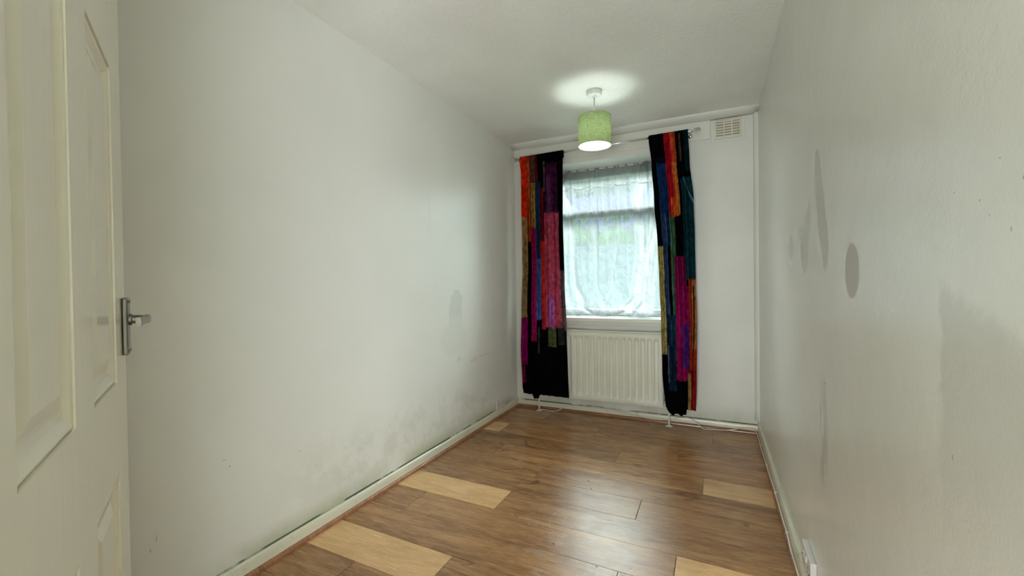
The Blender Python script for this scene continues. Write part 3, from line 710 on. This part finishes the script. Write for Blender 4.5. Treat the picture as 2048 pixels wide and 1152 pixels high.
for yc, zc in ((2.84, .036), (2.45, .050), (2.08, .052), (3.2, .024), (1.70, .042), (1.3, .041)):
    m = MB(); m.tube([(.270, yc, zc-.004), (.2595, yc, zc-.0035), (.2592, yc, zc+.0035), (.270, yc, zc+.004)], .0016, 6); m.lathe([(.0005, -.003), (.003, -.003), (.003, 0)], (.270, yc, zc+.006), 8, axis='x')
    m.build('cable_clip', M_cable, c2)

# ================================================================ open door
door = empty('door_1', (0, 0, 0)); struct(door, 'open cream six panel door with a lever latch handle')
Ev = Vector((-1.10, .466, 0)); dv = Vector((-.872, .489, 0)).normalized(); nv = Vector((.489, .872, 0)).normalized()
DM = Matrix(((-dv.x, nv.x, 0, Ev.x), (-dv.y, nv.y, 0, Ev.y), (0, 0, 1, 0), (0, 0, 0, 1)))    # local x = from latch edge to hinge, y = out of the face, z up
door.matrix_world = DM
DWt, TH = .750, .036
cols_ = [(.115, .320), (.433, .643)]; rows_ = [(.235, .756), (.925, 1.504), (1.611, 1.868)]
m = MB()
xsplit = [0, cols_[0][0], cols_[0][1], cols_[1][0], cols_[1][1], DWt]; zsplit = [.008] + [q for r_ in rows_ for q in r_] + [1.981]
for zi in range(len(zsplit)-1):
    for xi in range(len(xsplit)-1):
        if xi in (1, 3) and zi in (1, 3, 5): continue
        x0_, x1_, z0_, z1_ = xsplit[xi], xsplit[xi+1], zsplit[zi], zsplit[zi+1]
        for yy in (0, -TH): m.add([(x0_, yy, z0_), (x1_, yy, z0_), (x1_, yy, z1_), (x0_, yy, z1_)], [(0, 1, 2, 3)])
# edges
m.add([(0,0,.008),(0,-TH,.008),(0,-TH,1.981),(0,0,1.981)], [(0,1,2,3)]); m.add([(DWt,0,.008),(DWt,-TH,.008),(DWt,-TH,1.981),(DWt,0,1.981)], [(3,2,1,0)])
m.add([(0,0,1.981),(DWt,0,1.981),(DWt,-TH,1.981),(0,-TH,1.981)], [(0,1,2,3)]); m.add([(0,0,.008),(DWt,0,.008),(DWt,-TH,.008),(0,-TH,.008)], [(3,2,1,0)])
m.build('door_leaf', M_door, door)
PR_ = [(0, 0), (.0006, -.0060), (.0026, -.0060), (.0034, -.0025), (.006, -.0018), (.010, -.0035), (.018, -.0095), (.026, -.0110), (.031, -.0112), (.0318, -.0085), (.036, -.0078), (.052, -.0030), (.054, -.0028)]
for (xa, xb) in cols_:
    for (za, zb_) in rows_:
        m = MB(); vs_ = []
        for side in (1, -1):
            vs_ = []; 
            for (ins, dep) in PR_:
                y_ = dep if side > 0 else -TH - dep
                vs_ += [(xa+ins, y_, za+ins), (xb-ins, y_, za+ins), (xb-ins, y_, zb_-ins), (xa+ins, y_, zb_-ins)]
            fs = [(q*4+j, q*4+(j+1)%4, (q+1)*4+(j+1)%4, (q+1)*4+j) for q in range(len(PR_)-1) for j in range(4)]
            L_ = (len(PR_)-1)*4; fs.append((L_, L_+1, L_+2, L_+3)); m.add(vs_, fs)
        m.build('door_panel', M_door, door)
hz = 1.036
h_ = MB(); h_.box((.008, .0002, .966), (.046, .0095, 1.080)); hd = h_.build('handle_plate', M_nickel, door, bevel=.0025)
m = MB(); m.tube([(.028, .009, hz), (.028, .014, hz), (.028, .015, hz), (.028, .036, hz)], [.0115, .0115, .0085, .0078], 18)
# lever arm: tapered rounded bar sweeping back to the hinge side
secs = [(.020, .0365, .0085, .0070), (.034, .0365, .0085, .0075), (.060, .0355, .0075, .0060), (.095, .034, .0080, .0050), (.120, .033, .0092, .0048), (.128, .033, .0088, .0040)]
vs_ = []; nn = 12
for (x_, y_, rz_, ry_) in secs:
    for k in range(nn):
        a = 2*math.pi*k/nn; ca, sa = math.cos(a), math.sin(a)
        vs_.append((x_, y_ + ry_*math.copysign(abs(ca)**.55, ca), hz + rz_*math.copysign(abs(sa)**.55, sa)))
fs = [(i*nn+k, i*nn+(k+1)%nn, (i+1)*nn+(k+1)%nn, (i+1)*nn+k) for i in range(len(secs)-1) for k in range(nn)] + [tuple(range(nn))[::-1], tuple((len(secs)-1)*nn+k for k in range(nn))]
m.add(vs_, fs, 0, True); m.build('lever', M_nickel, hd, smooth_angle=.8)
for sx_ in (.014, .040):
    for sz_ in (.974, 1.072):
        m = MB(); m.lathe([(.0005, .0102), (.0026, .0102), (.003, .0090)], (sx_, 0, sz_), 12, axis='y'); m.build('screw', M_dark, hd)
m = MB(); m.box((-.002, -.027, .955), (.0, -.009, 1.09)); m.box((-.011, -.024, hz-.012), (-.002, -.012, hz+.012)); m.build('latch', M_nickel, door)
for zc in (.22, 1.0, 1.78):
    m = MB(); m.lathe([(.006, zc-.05), (.006, zc+.05)], (DWt+.004, .004, 0), 12); m.box((DWt, -.028, zc-.05), (DWt+.002, .003, zc+.05)); m.build('hinge', M_nickel, door)
# door lining in the doorway
m = MB(); m.box((DX0, YF-.12, 0), (DX0+.025, YF+.0, DZ)); m.box((DX1-.025, YF-.12, 0), (DX1, YF, DZ)); m.box((DX0+.025, YF-.12, DZ-.025), (DX1-.025, YF, DZ))
struct(m.build('trim_7', M_door, bevel=.002))

# ================================================================ outside the window
def leaf_mat(name, a, c):
    t = NT(name); oi = t.noise(3.5, 4); col = t.mix(t.mr(oi, .35, .65), a, c)
    df = t.n('ShaderNodeBsdfDiffuse'); t.l(col, df.inputs[0]); tl = t.n('ShaderNodeBsdfTranslucent'); t.l(col, tl.inputs[0])
    mx = t.n('ShaderNodeMixShader'); mx.inputs[0].default_value = .35; t.l(df.outputs[0], mx.inputs[1]); t.l(tl.outputs[0], mx.inputs[2]); t.l(mx.outputs[0], t.out.inputs[0]); return t.m
M_leaf = leaf_mat('hedge_leaves', (.007, .018, .007), (.018, .040, .015)); M_leaf2 = leaf_mat('tree_leaves', (.014, .026, .009), (.032, .05, .018))
M_grass = leaf_mat('lawn_grass', (.02, .045, .014), (.04, .07, .025))
M_render = simple('grey_rendered_wall', (.026, .036, .039), .8, nscale=40, Specular_IOR_Level=0.)
M_roof = simple('lilac_grey_slate', (.012, .012, .021), .8, nscale=20, Specular_IOR_Level=0.)
M_bark = simple('bark', (.12, .09, .06), .9, nscale=30)
m = MB(); m.box((-20, YB+.5, -.40), (18, 40, -.30)); tag(m.build('lawn', M_grass), 'green lawn outside the window', 'lawn', kind='structure')
gw = empty('garden_wall'); tag(gw, 'grey rendered garden wall seen through the net', 'wall')
m = MB(); m.box((-14, 11.0, -.3), (9, 11.2, 1.95)); m.build('rendered_face', M_render, gw)
m = MB(); m.box((-14, 10.96, 1.95), (9, 11.24, 2.02)); m.build('coping', M_render, gw)
def leafy(name, label, cat, blobs, n, sz, mat, core):
    r = empty(name); tag(r, label, cat)
    m = MB(); rng = random.Random(len(blobs)*17+n)
    for q in range(n):
        bx_ = rng.choice(blobs); c, rad_ = bx_
        d_ = Vector((rng.gauss(0, 1), rng.gauss(0, 1), rng.gauss(0, 1))).normalized() * (rng.uniform(.75, 1.08))
        p_ = Vector((c[0]+d_.x*rad_[0], c[1]+d_.y*rad_[1], c[2]+d_.z*rad_[2]))
        if p_.z < -.28: continue
        u_ = Vector((rng.gauss(0, 1), rng.gauss(0, 1), rng.gauss(0, 1))).normalized(); w_ = u_.orthogonal().normalized(); s_ = sz*rng.uniform(.6, 1.3)
        m.add([p_-u_*s_, p_-w_*s_*.45, p_+u_*s_, p_+w_*s_*.45], [(0, 1, 2, 3)])
    o = m.build('foliage', mat, r); o['kind'] = 'stuff'
    m = MB()
    for c, rad_ in blobs:
        m.lathe([(max(.001, rad_[0]*.8*math.sin(a*math.pi/8)), -rad_[2]*.8*math.cos(a*math.pi/8)) for a in range(9)], c, 12)
    m.build('inner_growth', core, r); return r
leafy('hedge', 'dense green hedge behind the garden wall outside', 'hedge', [((-9+1.3*i, 12.3, 1.50+.08*math.sin(i*2.1)), (1.1, .7, 1.45)) for i in range(12)], 9000, .09, M_leaf, M_leaf)
tr = leafy('garden_tree', 'leafy pale green tree overhanging the garden outside', 'tree', [((-3.9, 9.0, 3.55), (1.6, .8, .62)), ((-2.3, 9.3, 3.65), (1.5, .8, .66)), ((-.9, 9.0, 3.6), (1.3, .8, .62))], 9000, .07, M_leaf2, M_leaf2)
m = MB(); m.tube([(-5.6, 9.6, -.3), (-5.3, 9.5, 1.5), (-4.4, 9.4, 2.9), (-3.2, 9.3, 3.9)], [.17, .14, .10, .05], 10); m.build('trunk', M_bark, tr)
hs = empty('neighbour_house'); tag(hs, 'pale house with a lilac grey slate roof beyond the hedge', 'house')
m = MB(); m.box((-13, 19, -.3), (4, 25, 3.2)); m.build('walls', M_render, hs)
m = MB(); m.add([(-13.4, 18.6, 3.15), (4.4, 18.6, 3.15), (4.4, 25.4, 3.15), (-13.4, 25.4, 3.15), (-13.4, 22, 6.4), (4.4, 22, 6.4)], [(0,1,5,4), (2,3,4,5), (0,4,3), (1,2,5), (0,3,2,1)]); m.build('roof', M_roof, hs)
